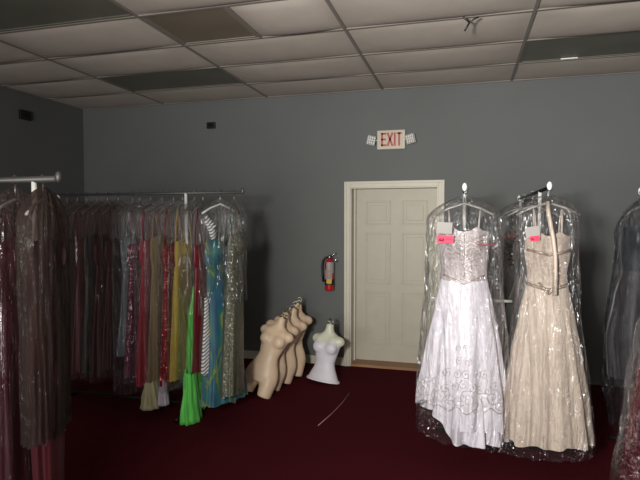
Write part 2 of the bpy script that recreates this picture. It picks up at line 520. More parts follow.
# dangling wire at the ceiling and pale thread on the carpet
wr = tag(empty('ceiling_wire', (.01, 3.86, H - .035)), 'short dark forked wire dangling from the ceiling tiles', 'wire')
MB().tube([(-.03, -.08, -.012), (-.01, -.06, -.02), (.01, -.08, -.05), (-.02, -.09, -.105)], .007).build('wire', M['black'], wr, smooth=True)
MB().tube([(.07, -.06, -.012), (.04, -.07, -.025), (.01, -.08, -.05)], .005).build('wire', M['black'], wr, smooth=True)
th = MB().tube([(-1.055, 4.86, .004), (-1.06, 4.6, .004), (-1.085, 4.32, .004), (-1.13, 4.02, .004)], .0035, 6)
tag(th.build('thread', M['thread'], smooth=True), 'pale thread lying on the dark red carpet in front of the door', 'thread')

# ------------------------------------------------------------------ racks
def rack(label, x0, y0, x1, y1, z, posts, rodm, group, r_=.016, bar=None, front=True, postm=None):
    """a straight hanging rod from (x0,y0) to (x1,y1), uprights at the listed fractions"""
    a, c = Vector((x0, y0, 0)), Vector((x1, y1, 0))
    dr = (c - a).normalized(); pr = Vector((-dr.y, dr.x, 0))
    o = tag(empty('clothes_rack', a), label, 'clothes rack', group)
    L = (c - a).length
    MB().tube([Vector((0, 0, z)), dr * L + Vector((0, 0, z))], r_, 16).build('rod', rodm, o, smooth=True)
    # teardrop finial at the front end
    T = Matrix.Identity(3)
    cap = MB()
    for t_, s_ in ((0, -1), (L, 1)):
        p = dr * t_
        cap = MB()
        cap.ellipsoid(p + dr * s_ * .012 + Vector((0, 0, z + .010)), .016, .016, .028)
        cap.build('end_cap', M['white'] if rodm is M['blackmetal'] else rodm, o, smooth=True)
    pm = postm or M['white']
    for f_ in posts:
        p = dr * (L * f_)
        MB().tube([p + Vector((0, 0, .03)), p + Vector((0, 0, z))], .013, 12).build('upright', pm, o, smooth=True)
        fo = MB().tube([p - pr * .20 + Vector((0, 0, .02)), p + pr * .20 + Vector((0, 0, .02))], .018, 10)
        fo.build('foot', M['blackmetal'], o, smooth=True)
    if len(posts) > 1:
        p, q = dr * (L * posts[0]), dr * (L * posts[1])
        MB().tube([p + Vector((0, 0, .10)), q + Vector((0, 0, .10))], .011, 10).build('stretcher', M['blackmetal'], o, smooth=True)
    if bar:
        MB().tube([Vector(bar[0]) - a, Vector(bar[1]) - a], .011, 10).build('cross_bar', M['white'], o, smooth=True)
    return o
ZB = 1.905
rack('long clothes rack along the back left, packed with bagged gowns', -3.66, 3.96, -1.77, 3.96, ZB, (.04, .73), M['dull_steel'], 'clothes racks', .011)
rack('nearest clothes rack at far left, its rod ending in a round cap', -3.4, 2.11, -1.92, 2.11, 1.877, (.05, .91), M['dull_steel'], 'clothes racks', .017)
rack('clothes rack right of the door carrying the white gown', 0.0, 3.60, 0.0, 5.5, 1.885, (.30, .95), M['blackmetal'], 'clothes racks', .012, bar=((-.245, 4.17, 1.06), (.356, 4.17, 1.06)))
rack('clothes rack carrying the cream gown with a second bagged gown behind', .523, 3.62, .523, 5.52, 1.885, (.22, .93), M['blackmetal'], 'clothes racks', .012)
rack('clothes rack at the right edge carrying a black and a dark red gown', 1.28, 3.0, 1.28, 4.43, 1.885, (.12, .95), M['blackmetal'], 'clothes racks', .012)

# ------------------------------------------------------------------ gowns
def fold(th, z, seed, k, zt, zb, amp, power=1.0):
    t = max(0.0, min(1.0, (zt - z) / (zt - zb)))
    ph = 0.5 * math.sin(2.2 * z + seed)
    s_ = 0.55 * math.sin(k * th + seed + ph) + 0.3 * math.sin((k * 1.7 + 1) // 1 * th - seed * 1.7 + 2 * ph) \
        + 0.45 * noise.noise(Vector((2.2 * math.cos(th) + seed, 2.2 * math.sin(th), z * 1.1)))
    return 1 + amp * t ** power * s_

def shell(ps, z0, z1, nz, n, seed, k, amp, zt, zb, hem=None, cx=None, power=1.0, p_=2.0, rag=0.0):
    rs = []
    for i in range(nz + 1):
        t = i / nz
        ring = []
        for j in range(n):
            th = 2 * PI * j / n
            zb_ = z1 if hem is None else hem(th)
            z = z0 + (zb_ - z0) * t
            w_, d_ = prof(ps, z)[:2]
            c, s_ = math.cos(th), math.sin(th)
            e = 2.0 / p_
            x = w_ * math.copysign(abs(c) ** e, c); y = d_ * math.copysign(abs(s_) ** e, s_)
            f = fold(th, z, seed, k, zt, zb, amp, power)
            ox, oy = cx(z) if cx else (0, 0)
            if rag and t > .9:
                z += rag * noise.noise(Vector((3 * c + seed, 3 * s_, 5))) * (t - .9) * 10
            ring.append((x * f + ox, y * f + oy, z))
        rs.append(ring)
    return rs

def bag_shell(zt, zb, W, D, seed, flare=1.2, dome=.20, nz=56, n=88, crump=.035, tilt=0.0, ps=None, offs=(0, 0)):
    rs = []
    for i in range(nz + 1):
        t = i / nz
        t = t ** 1.25
        ring = []
        for j in range(n):
            th = 2 * PI * j / n
            c, s_ = math.cos(th), math.sin(th)
            z = zt + (zb + tilt * c - zt) * t
            u = min(1.0, max(0.0, (zt - z) / dome))
            g_ = math.sin(u * PI / 2) ** 0.8 if u < 1 else 1.0
            tt = max(0, (zt - dome - z) / max(.1, zt - dome - zb))
            if ps:
                w_, d_ = prof(ps, z)
                w_, d_ = w_ * g_, d_ * (0.25 + 0.75 * g_) * g_ ** .3
            else:
                w_ = W * g_ * (1 + (flare - 1) * tt); d_ = D * g_ ** .6 * (1 + (flare - 1) * 1.2 * tt)
            w_ = max(w_, .012); d_ = max(d_, .012)
            e = 0.78
            x = w_ * math.copysign(abs(c) ** e, c); y = d_ * math.copysign(abs(s_) ** e, s_)
            nn = noise.noise(Vector((5.5 * c + seed, 5.5 * s_, z * 1.6 + seed))) + .6 * noise.noise(Vector((13 * c, 13 * s_ + seed, z * 2.6)))
            nn2 = abs(noise.noise(Vector((9 * c - seed, 9 * s_, z * 3.1))))
            q = crump * (nn - .9 * nn2) * min(1, 4 * u + .1)
            rr = math.hypot(x, y) or 1
            z_ = z + (.02 * noise.noise(Vector((6 * c, 6 * s_, seed))) if i == nz else 0)
            ring.append((x + x / rr * q + offs[0] * tt, y + y / rr * q + offs[1] * tt, z_))
        rs.append(ring)
    return rs

def hanger(root, zr, zs, half_w, m, hookm, hr=.013):
    """hanger over a rod of height zr; shoulders at zs; hook ring seats on the rod"""
    b = MB()
    c = .022
    pts = [(0, 0, zs + .01)]
    pts += [(0, 0, zr - c - .02)]
    b = MB()
    hook = [(0, 0, zs)] + [(0, 0, zr - .045)]
    for k in range(11):
        a = -PI / 2 + (k / 10) * PI * 1.25
        # the rod runs along the gown's depth; the hook loops over it
        hook.append((-(c) * math.cos(a) * -1, 0, zr + c * math.sin(a)))
    h = MB().tube([Vector((-half_w, 0, zs - .075)), Vector((-half_w * .55, 0, zs - .03)), Vector((0, 0, zs + .005)), Vector((half_w * .55, 0, zs - .03)), Vector((half_w, 0, zs - .075))], .008, 8)
    ho = h.build('hanger', m, root, smooth=True)
    MB().tube(hook, .0035, 8).build('hook', hookm, ho, smooth=True)
    return ho

def gown(label, x, y, rz, zr, bod, ski, bm, sm, seed, k=9, amp=.12, hem=None, bag=None, group=None, straps=True,
         name='evening_gown', strapm=None, hw=.19, lean=0.0, hemfn=None, n=112, hangm=None, power=1.0, cx=None):
    root = tag(empty(name, (x, y, 0), rz), label, 'gown', group)
    zs = zr - .10
    hanger(root, zr, zs, hw, hangm or M['hanger_clear'], M['steel'])
    bt, waist, zh = bod[0][0], ski[0][0], ski[-1][0]
    # bodice with a sweetheart edge: higher over the bust, lower between and at the back
    rs = []
    nb = 16
    for i in range(nb + 1):
        t = i / nb; ring = []
        for j in range(n):
            th = 2 * PI * j / n
            c, s_ = math.cos(th), math.sin(th)
            top = bt + .028 * math.exp(-((abs(c) - .48) / .22) ** 2) - (.10 if s_ > 0.35 else 0.10 * max(0, (s_ + .2) / .55))
            z = top + (waist - top) * t
            w_, d_ = prof(bod, z)
            bust = .03 * math.exp(-((abs(c) - .45) / .25) ** 2) * (1 if s_ < 0 else 0) * math.exp(-((z - (bt - .08)) / .07) ** 2)
            r_ = 1 + .02 * noise.noise(Vector((4 * c + seed, 4 * s_, z * 6)))
            ring.append((w_ * c * r_, (d_ + bust) * s_ * r_, z))
        rs.append(ring)
    MB().rings(rs).build('bodice', bm, root, smooth=True)
    rs = shell([(z, a, d) for z, a, d in ski], waist + .004, zh, 44, n, seed, k, amp, waist, zh, hemfn, power=power, rag=.03, cx=cx)
    so = MB().rings(rs).build('skirt', sm, root, smooth=True)
    if straps:
        wt, dt = prof(bod, bt)
        for s_ in (-1, 1):
            MB().tube([(s_ * wt * .55, -dt * .85, bt + .015), (s_ * wt * .6, -dt * .35, (bt + zs) / 2 + .02), (s_ * wt * .62, 0, zs - .035),
                       (s_ * wt * .6, dt * .5, (bt + zs) / 2), (s_ * wt * .5, dt * .93, bt - .09)], .006, 6).build('strap', strapm or bm, root, smooth=True)
    if bag:
        bz = dict(bag); m_ = bz.pop('m')
        MB().rings(bag_shell(seed=seed * 3.1, **bz)).build('plastic_cover', m_, root, smooth=True)['label'] = bag_label(m_)
    return root, so

def bag_label(m_):
    return 'dark taupe garment cover' if m_ is M['bag_taupe'] else 'clear plastic cover'

# --- the white gown
WB = [(1.60, .165, .085), (1.50, .165, .095), (1.36, .15, .085), (1.27, .155, .09)]
WS = [(1.27, .155, .09), (1.1, .19, .12), (.8, .245, .16), (.5, .29, .19), (.16, .30, .20)]
M['wg_satin'] = satin('white_satin', (0.69, 0.66, 0.73), 0.5, 0.04, 0.12)
M['wg_bodice'] = glitter('white_beaded', (0.46, 0.41, 0.42), (0.55, 0.50, 0.49), 260, .06, .4, .45)
M['bead'] = mat('silver_beads', (0.52, 0.46, 0.44), 0.35, 0.5, 0.2, 200)
def whem(th):
    c, s_ = math.cos(th), math.sin(th)
    lift = .22 / (1 + math.exp((c + .35) * 9))
    return .30 + lift * .62 + .022 * math.sin(5 * th + 1)
wg, wsk = gown('long white satin gown with silver embroidery in a clear cover, nearest the door', 0.0, 3.65, 0, 1.885, WB, WS, M['wg_bodice'], M['wg_satin'], 1.3, 9, .19, hemfn=whem, n=160,
     bag=dict(m=M['bag'], zt=1.845, zb=.22, W=.245, D=.10, ps=[(1.85, .235, .09), (1.6, .25, .12), (1.2, .262, .16), (.7, .305, .205), (.2, .325, .24)], tilt=-.035, dome=.17, crump=.022), group='gowns at the right side')
def rhem(th):
    c = math.cos(th)
    return .205 + .19 / (1 + math.exp((c + .45) * 10))
rs = shell([(.62, .25, .16), (.40, .27, .175), (.2, .285, .19)], .55, .2, 22, 200, 3.7, 12, .24, .62, .2, rhem, power=.8)
MB().rings(rs).build('hem_ruffle', M['wg_satin'], wsk, smooth=True)
def on_skirt(th, z, ps, seed, k, amp, waist, zh, off=.004):
    w_, d_ = prof(ps, z); f = fold(th, z, seed, k, waist, zh, amp)
    return Vector((w_ * math.cos(th) * f, d_ * math.sin(th) * f - off, z))
def scroll(mb, th0, z0, size, turns, sgn, ps, args):
    pts = []
    for i in range(26):
        t = i / 25
        r_ = size * (1 - t) ** .8
        a = t * turns * 2 * PI * sgn + 1.2
        pts.append(on_skirt(th0 + r_ * math.cos(a) / .27, z0 + r_ * math.sin(a), ps, *args))
    mb.tube(pts, .0018, 5)
A = (1.3, 9, .19, 1.27, .16)
emv = MB()
rr = random.Random(5)
def scroll_part(*a):
    em = MB(); scroll(em, *a); em.build('embroidered_scroll', M['bead'], wsk, smooth=True)
for i in range(15):
    th = R(196 + i * 11.5)
    scroll_part(th, .50 + .03 * math.sin(i * 2.1), .045 + .012 * rr.random(), 1.6, 1 if i % 2 else -1, WS, A)
    scroll_part(th + .1, .585 + .02 * math.sin(i * 1.3), .03, 1.3, -1 if i % 2 else 1, WS, A)
pts = [on_skirt(R(188 + q * 2), .44 + .018 * math.sin(q * .55), WS, *A) for q in range(83)]
emv.tube(pts, .003, 5)
emv.build('embroidered_vine', M['bead'], wsk, smooth=True)['label'] = 'silver beaded wavy line'
for i in range(6):
    th = R(240 + i * 12 + rr.uniform(-4, 4))
    for q in range(3 if abs(i - 2.5) < 1.5 else 1):
        scroll_part(th + .05 * (q % 2), .67 + q * .085, .03 - .004 * q, 1.4, 1 if (i + q) % 2 else -1, WS, A)
bd = MB()
def on_bod(x, z, ps, off=.006):
    w_, d_ = prof(ps, z)
    bust = .03 * math.exp(-((abs(x / w_) - .45) / .25) ** 2) * math.exp(-((z - (ps[0][0] - .08)) / .07) ** 2)
    q = max(0.0, 1 - (x / w_) ** 2) ** .5
    return Vector((x, -(d_ + bust) * q - off, z))
for q in range(6):
    z = 1.565 - q * .03
    wv_ = .125 - .006 * q
    bd.tube([on_bod(wv_ * u / 8, z - .05 * (1 - abs(u / 8)) ** 1.3 + .01, WB) for u in range(-8, 9)], .0028, 5)
bd.tube([on_bod(.13 * u / 8, 1.31 - .055 * (1 - abs(u / 8)), WB) for u in range(-8, 9)], .006, 6)
bd.tube([on_bod(.0, 1.58 - .02 * u, WB) for u in range(0, 15)], .004, 6)
for i in range(90):
    x = rr.uniform(-.125, .125); z = rr.uniform(1.27, 1.57)
    bd.ellipsoid(on_bod(x, z, WB), .0035, .0035, .0035, 6, 4)
o_ = bd.build('bodice_beading', M['bead'], wg, smooth=True)
M['sash'] = satin('pale_sash', (0.62, 0.60, 0.60), .4)

def price_tag(root, x, y, z, w_=.11, h_=.075, sw=.12, sh=.05, sdx=.0, sdz=-.07, rot=0):
    T = Matrix.Translation((x, y, z)) @ Matrix.Rotation(R(rot), 4, 'Y')
    c = MB().box(-w_ / 2, w_ / 2, -.001, .001, -h_ / 2, h_ / 2, T).build('paper_tag', M['card'], root)
    s_ = MB().box(sdx - sw / 2, sdx + sw / 2, -.003, -.0015, sdz - sh / 2, sdz + sh / 2, T).build('pink_sticker', M['pink'], c)
    b = MB()
    q = sw * .12
    pts = [T @ Vector((sdx - sw * .36 + sw * .045 * i, -.004, sdz + sh * (.12 if i % 2 else -.2))) for i in range(7)]
    b.tube(pts, sh * .07, 4)
    pts = [T @ Vector((sdx - sw * .36 + sw * .045 * i, -.004, sdz - sh * .25)) for i in range(7)]
    b.tube(pts, sh * .06, 4)
    pts = [T @ Vector((sdx + sw * .02 + sw * .045 * i, -.004, sdz + sh * (.08 if i % 2 else -.02))) for i in range(9)]
    b.tube(pts, sh * .03, 4)
    b.build('handwriting', M['ink'], c)
price_tag(wg, -.125, -.155, 1.625, .10, .075, .105, .05, .01, -.072, 3)
def script_line(root, x0, x1, y, z, h, slope=0.0):
    b = MB(); n = 34; pts = []
    for i in range(n):
        t = i / (n - 1)
        pts.append(Vector((x0 + (x1 - x0) * t + .006 * math.cos(i * 1.9), y - .002, z + slope * t + h * (.5 * math.sin(i * 1.9) + .25 * math.sin(i * .8)))))
    b.tube(pts, .0022, 4)
    return b.build('printed_lettering', M['pinkprint'], root)
script_line(wg, .075, .20, -.165, 1.52, .013)['label'] = 'faint pink print on the cover'

# --- the cream gown
M['cr_tulle'] = mat('cream_tulle', (0.53, 0.445, 0.375), 0.75, 0, 0.05, 5, .10, 12, .2, 0, (1, 1, .12))
M['cr_bodice'] = mat('cream_bodice', (0.46, 0.38, 0.32), 0.6, 0, 0.08, 60, .6, 40, .3, 0, (.3, 1, 2))
M['gold_bead'] = glitter('gold_beads', (0.30, 0.23, 0.18), (0.45, 0.38, 0.32), 260, .2, .8, .4)
CB = [(1.575, .135, .075), (1.47, .14, .09), (1.33, .12, .075), (1.25, .13, .08)]
CS = [(1.25, .13, .08), (1.05, .17, .11), (.8, .21, .14), (.5, .255, .17), (.24, .28, .19)]
cg, csk = gown('long cream tulle gown with beaded waist, right of the white satin gown', .523, 3.66, 0, 1.885, CB, CS, M['cr_bodice'], M['cr_tulle'], 4.2, 12, .14,
     bag=dict(m=M['bag'], zt=1.85, zb=.18, W=.2, D=.1, ps=[(1.85, .18, .08), (1.6, .19, .115), (1.2, .20, .14), (.7, .255, .185), (.15, .30, .22)], dome=.14, tilt=.02, crump=.02), group='gowns at the right side')
for z, sag_, r_, wd_ in ((1.485, .03, .009, .125), (1.265, .035, .011, .125), (1.275, .07, .009, .06)):
    b = MB().tube([on_bod(wd_ * u / 10, z - sag_ * (1 - abs(u / 10)), CB) for u in range(-10, 11)], r_, 6)
    b.build('beaded_trim', M['gold_bead'], cg, smooth=True)
# cream ribbon falling from the hanger down the front
def ribbon(pts, w_, name, m, root, th=.003):
    rs = []
    for i, p in enumerate(pts):
        p = Vector(p)
        rs.append([p + Vector((-w_ / 2, 0, 0)), p + Vector((0, -th * 2, 0)), p + Vector((w_ / 2, 0, 0)), p + Vector((0, th, 0))])
    return MB().rings(rs, True, True).build(name, m, root, smooth=True)
M['cr_rib'] = satin('cream_ribbon', (0.58, 0.48, 0.40), .45)
ribbon([(0, -.01, 1.80), (-.003, -.05, 1.74), (.005, -.085, 1.66), (.02, -.11, 1.56), (.033, -.115, 1.45), (.037, -.11, 1.32), (.035, -.115, 1.2)], .032, 'ribbon', M['cr_rib'], cg)
price_tag(cg, -.105, -.12, 1.60, .085, .07, .06, .032, .008, -.04, -8)

# --- others on the right side
M['grey_gown'] = glitter('grey_lace', (0.075, 0.068, 0.062), (0.22, 0.2, 0.19), 90, .15, .6)
M['grey_tulle'] = mat('grey_tulle', (0.07, 0.066, 0.062), 0.8, 0, .15, 6, .3, 15, .3, 0, (1, 1, .12))
gg, _ = gown('grey gown in a clear cover with pink print, half hidden behind the cream gown', .50, 4.95, 0, 1.885,
     [(1.58, .15, .08), (1.4, .15, .09), (1.26, .13, .08)], [(1.26, .13, .08), (.9, .2, .13), (.4, .25, .16), (.12, .26, .17)], M['grey_gown'], M['grey_tulle'], 2.6, 10, .12,
     bag=dict(m=M['bag'], zt=1.85, zb=.10, W=.235, D=.10, flare=1.15, dome=.15), group='gowns at the right side')
script_line(gg, -.215, -.06, -.135, 1.53, .03, .01)['label'] = 'pink looping print on the cover'
bk, _ = gown('dark gown hanging between the cream gown and the grey one behind', .523, 4.45, 0, 1.885,
     [(1.50, .14, .08), (1.4, .14, .09), (1.22, .12, .08)], [(1.22, .12, .08), (.9, .2, .12), (.4, .25, .16), (.14, .27, .17)], M['grey_tulle'], M['grey_tulle'], 8.6, 10, .12,
     group='gowns at the right side')
M['teal_black'] = mat('black_teal', (0.018, 0.026, 0.03), .5, 0, .2, 8, .3, 14, .3, 0, (1, 1, .15))
M['plum_grey'] = mat('plum_grey', (0.034, 0.03, 0.036), .5, 0, .2, 8, .3, 14, .5, 0, (1, 1, .15))
M['brown_top'] = glitter('brown_beaded', (0.11, 0.075, 0.055), (0.35, 0.28, 0.22), 120, .2, .8)
gown('black and teal gown in a clear cover, left of the dark red gown', 1.28, 4.34, 0, 1.885,
     [(1.62, .15, .09), (1.45, .15, .09), (1.3, .14, .085)], [(1.3, .14, .085), (1.1, .19, .12), (.8, .24, .15), (.5, .22, .15)], M['teal_black'], M['plum_grey'], 5.5, 8, .12,
     hw=.13, bag=dict(m=M['bag_smoke'], zt=1.86, zb=.10, W=.2, D=.11, ps=[(1.85, .2, .1), (1.3, .2, .12), (.9, .265, .16), (.5, .255, .17), (.1, .20, .16)], dome=.30), group='gowns at the right side')
M['dark_red'] = glitter('dark_red_sequin', (0.075, 0.005, 0.012), (0.32, 0.03, 0.06), 90, .25, .8)
gown('dark red sparkling gown cut off by the right edge of the photo', 1.28, 3.35, 0, 1.885,
     [(1.6, .16, .09), (1.45, .17, .1), (1.3, .15, .09)], [(1.3, .15, .09), (1.05, .27, .16), (.78, .31, .18), (.4, .36, .2), (.02, .40, .22)], M['dark_red'], M['dark_red'], 6.5, 10, .1,
     bag=dict(m=M['crinkle'], zt=1.85, zb=.12, W=.2, D=.11, ps=[(1.85, .23, .1), (1.3, .26, .13), (1.05, .315, .2), (.78, .34, .22), (.4, .39, .25), (.1, .41, .26)], dome=.16), group='gowns at the right side')

# --- the packed rack at the back left: gowns hang edge-on, so each is turned a quarter
GL = 'bagged gowns on the back left rack'
def narrow(zb_, zt=1.58, w_=.17, ww=.20, d_=.045, dh=.062):
    return ([(zt, w_, d_), (zt - .15, w_, d_), (1.28, w_ * .85, d_ * .9)],
            [(1.28, w_ * .85, d_ * .9), (1.0, w_ * .98, d_ * 1.1), (.6, ww * .95, dh), (zb_, ww, dh * 1.05)])
red_bag = M['crinkle']
G = [
 # x, top material, skirt material, hem, half-depth at hem, bag?, label, seed
 (-1.835, glitter('sage_sequin', (0.085, 0.088, 0.058), (0.22, 0.22, 0.16), 170, .07, .8, .36), None, .30, .085, None, 'sage green sequinned gown at the right end of the back left rack'),
 (-1.96, print_cloth('peacock_print'), None, .20, .075, None, 'blue, teal and yellow-green printed gown with a striped lining'),
 (-2.12, satin('deep_red', (0.13, 0.006, 0.012)), None, .43, .022, None, 'narrow deep red gown beside the peacock-coloured printed gown'),
 (-2.195, satin('lime_green', (0.12, 0.62, 0.10), .45), None, .05, .04, 'bag', 'lime green gown trailing onto the carpet'),
 (-2.31, satin('gold_yellow', (0.50, 0.36, 0.045), .45), None, .34, .05, 'crinkle', 'golden yellow gown left of the lime green one'),
 (-2.4, glitter('red_sequin', (0.28, 0.008, 0.02), (0.6, 0.10, 0.10), 120, .25, .8), None, .30, .05, 'crinkle', 'bright red sequinned gown between the yellow and the tan gowns'),
 (-2.51, satin('tan_gold', (0.26, 0.20, 0.10), .5), None, .20, .055, 'crinkle', 'tan gold gown with a crumpled pale hem'),
 (-2.62, satin('bright_red', (0.34, 0.006, 0.03), .5), None, .28, .06, 'crinkle', 'rose red gown in a crinkled cover left of the tan gold gown'),
 (-2.73, glitter('magenta_sequin', (0.13, 0.012, 0.045), (0.35, 0.10, 0.18), 120, .2, .8), None, .34, .05, 'bag', 'magenta gown right of the steel blue gown'),
 (-2.80, satin('steel_blue', (0.115, 0.15, 0.175), .32), None, .52, .11, 'bag', 'steel blue satin gown in a long clear cover'),
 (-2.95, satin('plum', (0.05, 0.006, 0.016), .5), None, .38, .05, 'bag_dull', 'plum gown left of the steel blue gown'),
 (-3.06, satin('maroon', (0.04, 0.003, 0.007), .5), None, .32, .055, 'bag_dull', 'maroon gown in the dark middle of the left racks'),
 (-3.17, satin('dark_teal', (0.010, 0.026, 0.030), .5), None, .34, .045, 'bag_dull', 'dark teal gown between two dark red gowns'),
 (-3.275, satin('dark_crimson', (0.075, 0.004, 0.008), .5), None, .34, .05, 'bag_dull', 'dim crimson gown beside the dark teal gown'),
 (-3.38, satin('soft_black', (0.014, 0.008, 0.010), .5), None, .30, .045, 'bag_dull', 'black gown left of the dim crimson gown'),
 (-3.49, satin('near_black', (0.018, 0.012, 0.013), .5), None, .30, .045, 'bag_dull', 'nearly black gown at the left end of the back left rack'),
]
back = []
CX = {0: lambda z: (-.15 * max(0, 1.3 - z), -.01 * max(0, 1.3 - z)), 1: lambda z: (-.05 * max(0, 1.3 - z), -.10 * max(0, 1.3 - z))}
for i, (x, m1, m2, hem, dh, bg, lb) in enumerate(G):
    bo, sk = narrow(hem, 1.53 - .03 * ((i * 7) % 3), .165, .20, .04, dh)
    if i == 0:
        bo = [(1.56, .175, .07), (1.46, .17, .075), (1.3, .14, .06)]
        sk = [(1.3, .14, .06), (1.1, .165, .07), (.7, .18, .075), (hem, .19, .08)]
    if i == 1:
        sk = [(1.28, .145, .04), (1.0, .15, .055), (.6, .18, .075), (hem, .22, .09)]
    if i == 3:
        bo = [(1.12, .05, .02), (1.06, .05, .02), (1.02, .055, .022)]
        sk = [(1.02, .055, .022), (.9, .10, .03), (.6, .12, .045), (hem, .13, .055)]
    if i == 4:
        bo = [(1.50, .13, .04), (1.4, .13, .04), (1.28, .12, .035)]
    W_ = .215
    bagd = None
    if bg:
        bagd = dict(m=M[bg], zt=1.86, zb=hem - (.05 if i != 9 else .32) + .1 * (i == 3) * 3, W=W_, D=max(.06, dh * 1.08), flare=1.06, dome=.17, crump=.020, nz=40, n=64)
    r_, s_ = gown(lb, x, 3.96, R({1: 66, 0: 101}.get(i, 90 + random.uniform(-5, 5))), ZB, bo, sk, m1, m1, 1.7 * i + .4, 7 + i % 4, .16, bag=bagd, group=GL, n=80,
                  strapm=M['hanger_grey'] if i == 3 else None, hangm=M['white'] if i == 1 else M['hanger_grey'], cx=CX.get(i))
    back.append((r_, s_))
# clear shoulder covers on the two end gowns
for i, (W_, D_) in ((0, (.21, .085)), (1, (.22, .06))):
    o_ = MB().rings(bag_shell(1.86, 1.0 if i == 0 else .9, W_, D_, 3.3 + i, 1.02, .17, 36, 64, .015)).build('plastic_cover', M['bag'], back[i][0], smooth=True)
    o_['label'] = 'clear plastic cover'
# striped lining and white draped bust of the printed gown
pr_, ps_ = back[1]
M['stripe'] = stripes('striped_lining', (0.62, 0.62, 0.62), (0.02, 0.02, 0.025), 14.0)
rs = shell([(1.05, .02, .012), (.45, .05, .022)], 1.05, .44, 20, 48, 2.0, 5, .12, 1.05, .46)
rs = [[(p[0] - .185 - .05 * (1.05 - p[2]), p[1] - .045 - .05 * (1.05 - p[2]), p[2]) for p in q] for q in rs]
MB().rings(rs, True, True).build('striped_lining', M['stripe'], pr_, smooth=True)['label'] = 'white lining with black diagonal stripes'
b = MB()
for q in range(5):
    b.tube([(-.16 + .012 * q, -.02 - .012 * q, 1.72 - .02 * q), (-.185 + .01 * q, -.045, 1.66 - .02 * q), (-.15, -.075, 1.60 - .018 * q), (-.10, -.07, 1.58 - .01 * q)], .012, 8)
b.build('draped_neckline', M['stripe'], pr_, smooth=True)
# crumpled pieces of hem touching the carpet
def puddle(root, cx, cy, rx, ry, h, seed, m, name='hem'):
    rs = []
    for i in range(15):
        t = i / 14; ring = []
        for j in range(48):
            th = 2 * PI * j / 48
            rad = (1 - .5 * t) * (1 + .22 * noise.noise(Vector((2.5 * math.cos(th) + seed, 2.5 * math.sin(th), t * 2.5))) + .10 * math.sin(9 * th + seed + 3 * t))
            z = .006 + h * t * (1 + .15 * noise.noise(Vector((2 * math.cos(th), 2 * math.sin(th) + seed, t))))
            ring.append((cx + rx * rad * math.cos(th), cy + ry * rad * math.sin(th), z))
        rs.append(ring)
    return MB().rings(rs, True, False).build(name, m, root, smooth=True)
puddle(back[3][0], -.13, -.03, .11, .072, .42, 2.0, G[3][1])
M['tan_hem'] = satin('pale_tan_hem', (0.36, 0.33, 0.20), .6)
o_ = puddle(back[6][0], -.17, 0, .10, .085, .22, 5.0, M['tan_hem']); o_.location.z = .10; o_['label'] = 'pale tan crumpled hem'
M['lilac_hem'] = satin('lilac_hem', (0.42, 0.38, 0.46), .5)
o_ = puddle(back[5][0], -.17, .01, .05, .05, .22, 7.0, M['lilac_hem']); o_.location.z = .13; o_['label'] = 'pale lilac lower layer'

# --- gowns on the nearest rack at far left
GN = 'gowns on the nearest left rack'
M['wine'] = satin('wine', (0.05, 0.006, 0.012), .5)
M['crim'] = satin('hem_red', (0.09, 0.005, 0.012), .6)
M['fuchsia'] = satin('fuchsia', (0.24, 0.010, 0.06), .45)
M['blush'] = mat('blush_lace', (0.14, 0.09, 0.075), .7, 0, .3, 40, .4, 50)
M['fuchs_dark'] = satin('dark_fuchsia', (0.07, 0.004, 0.018), .5)
gown('dark red gown under a dark taupe cover, right end of the nearest left rack', -2.0, 2.11, R(112), 1.877,
     [(1.58, .17, .05), (1.4, .17, .06), (1.28, .15, .05)], [(1.28, .15, .05), (.9, .16, .075), (.6, .12, .06), (.22, .09, .055)], M['wine'], M['crim'], 2.2, 8, .14,
     bag=dict(m=M['bag_taupe'], zt=1.84, zb=.62, W=.21, D=.08, flare=.98, dome=.19, crump=.02, offs=(0, 0)), group=GN)
gown('wine red gown with a fuchsia skirt, second from the end of the nearest rack', -2.17, 2.11, R(106), 1.877,
     [(1.58, .17, .05), (1.4, .17, .06), (1.28, .15, .05)], [(1.28, .15, .05), (.9, .19, .07), (.5, .22, .10), (.12, .25, .11)], M['wine'], M['fuchs_dark'], 3.9, 8, .14,
     bag=dict(m=M['bag_dull'], zt=1.84, zb=.10, W=.22, D=.07, flare=1.35, dome=.17, crump=.03), group=GN)
gown('fuchsia gown with a blush lace top at the left edge', -2.33, 2.11, R(102), 1.877,
     [(1.70, .18, .05), (1.4, .17, .06), (1.28, .15, .05)], [(1.28, .15, .05), (.9, .19, .07), (.5, .25, .11), (.1, .30, .14)], M['blush'], M['fuchsia'], 5.1, 9, .14,
     bag=dict(m=M['bag_dull'], zt=1.84, zb=.3, W=.22, D=.07, flare=1.4, dome=.17, crump=.03), group=GN)
gown('dark fuchsia gown partly cut off by the left edge of the photo', -2.50, 2.11, R(98), 1.877,
     [(1.65, .18, .05), (1.4, .17, .06), (1.28, .15, .05)], [(1.28, .15, .05), (.9, .19, .07), (.5, .25, .10), (.1, .28, .13)], M['blush'], M['fuchs_dark'], 6.3, 9, .14,
     bag=dict(m=M['bag_dull'], zt=1.84, zb=.3, W=.22, D=.07, flare=1.3, dome=.17, crump=.03), group=GN)

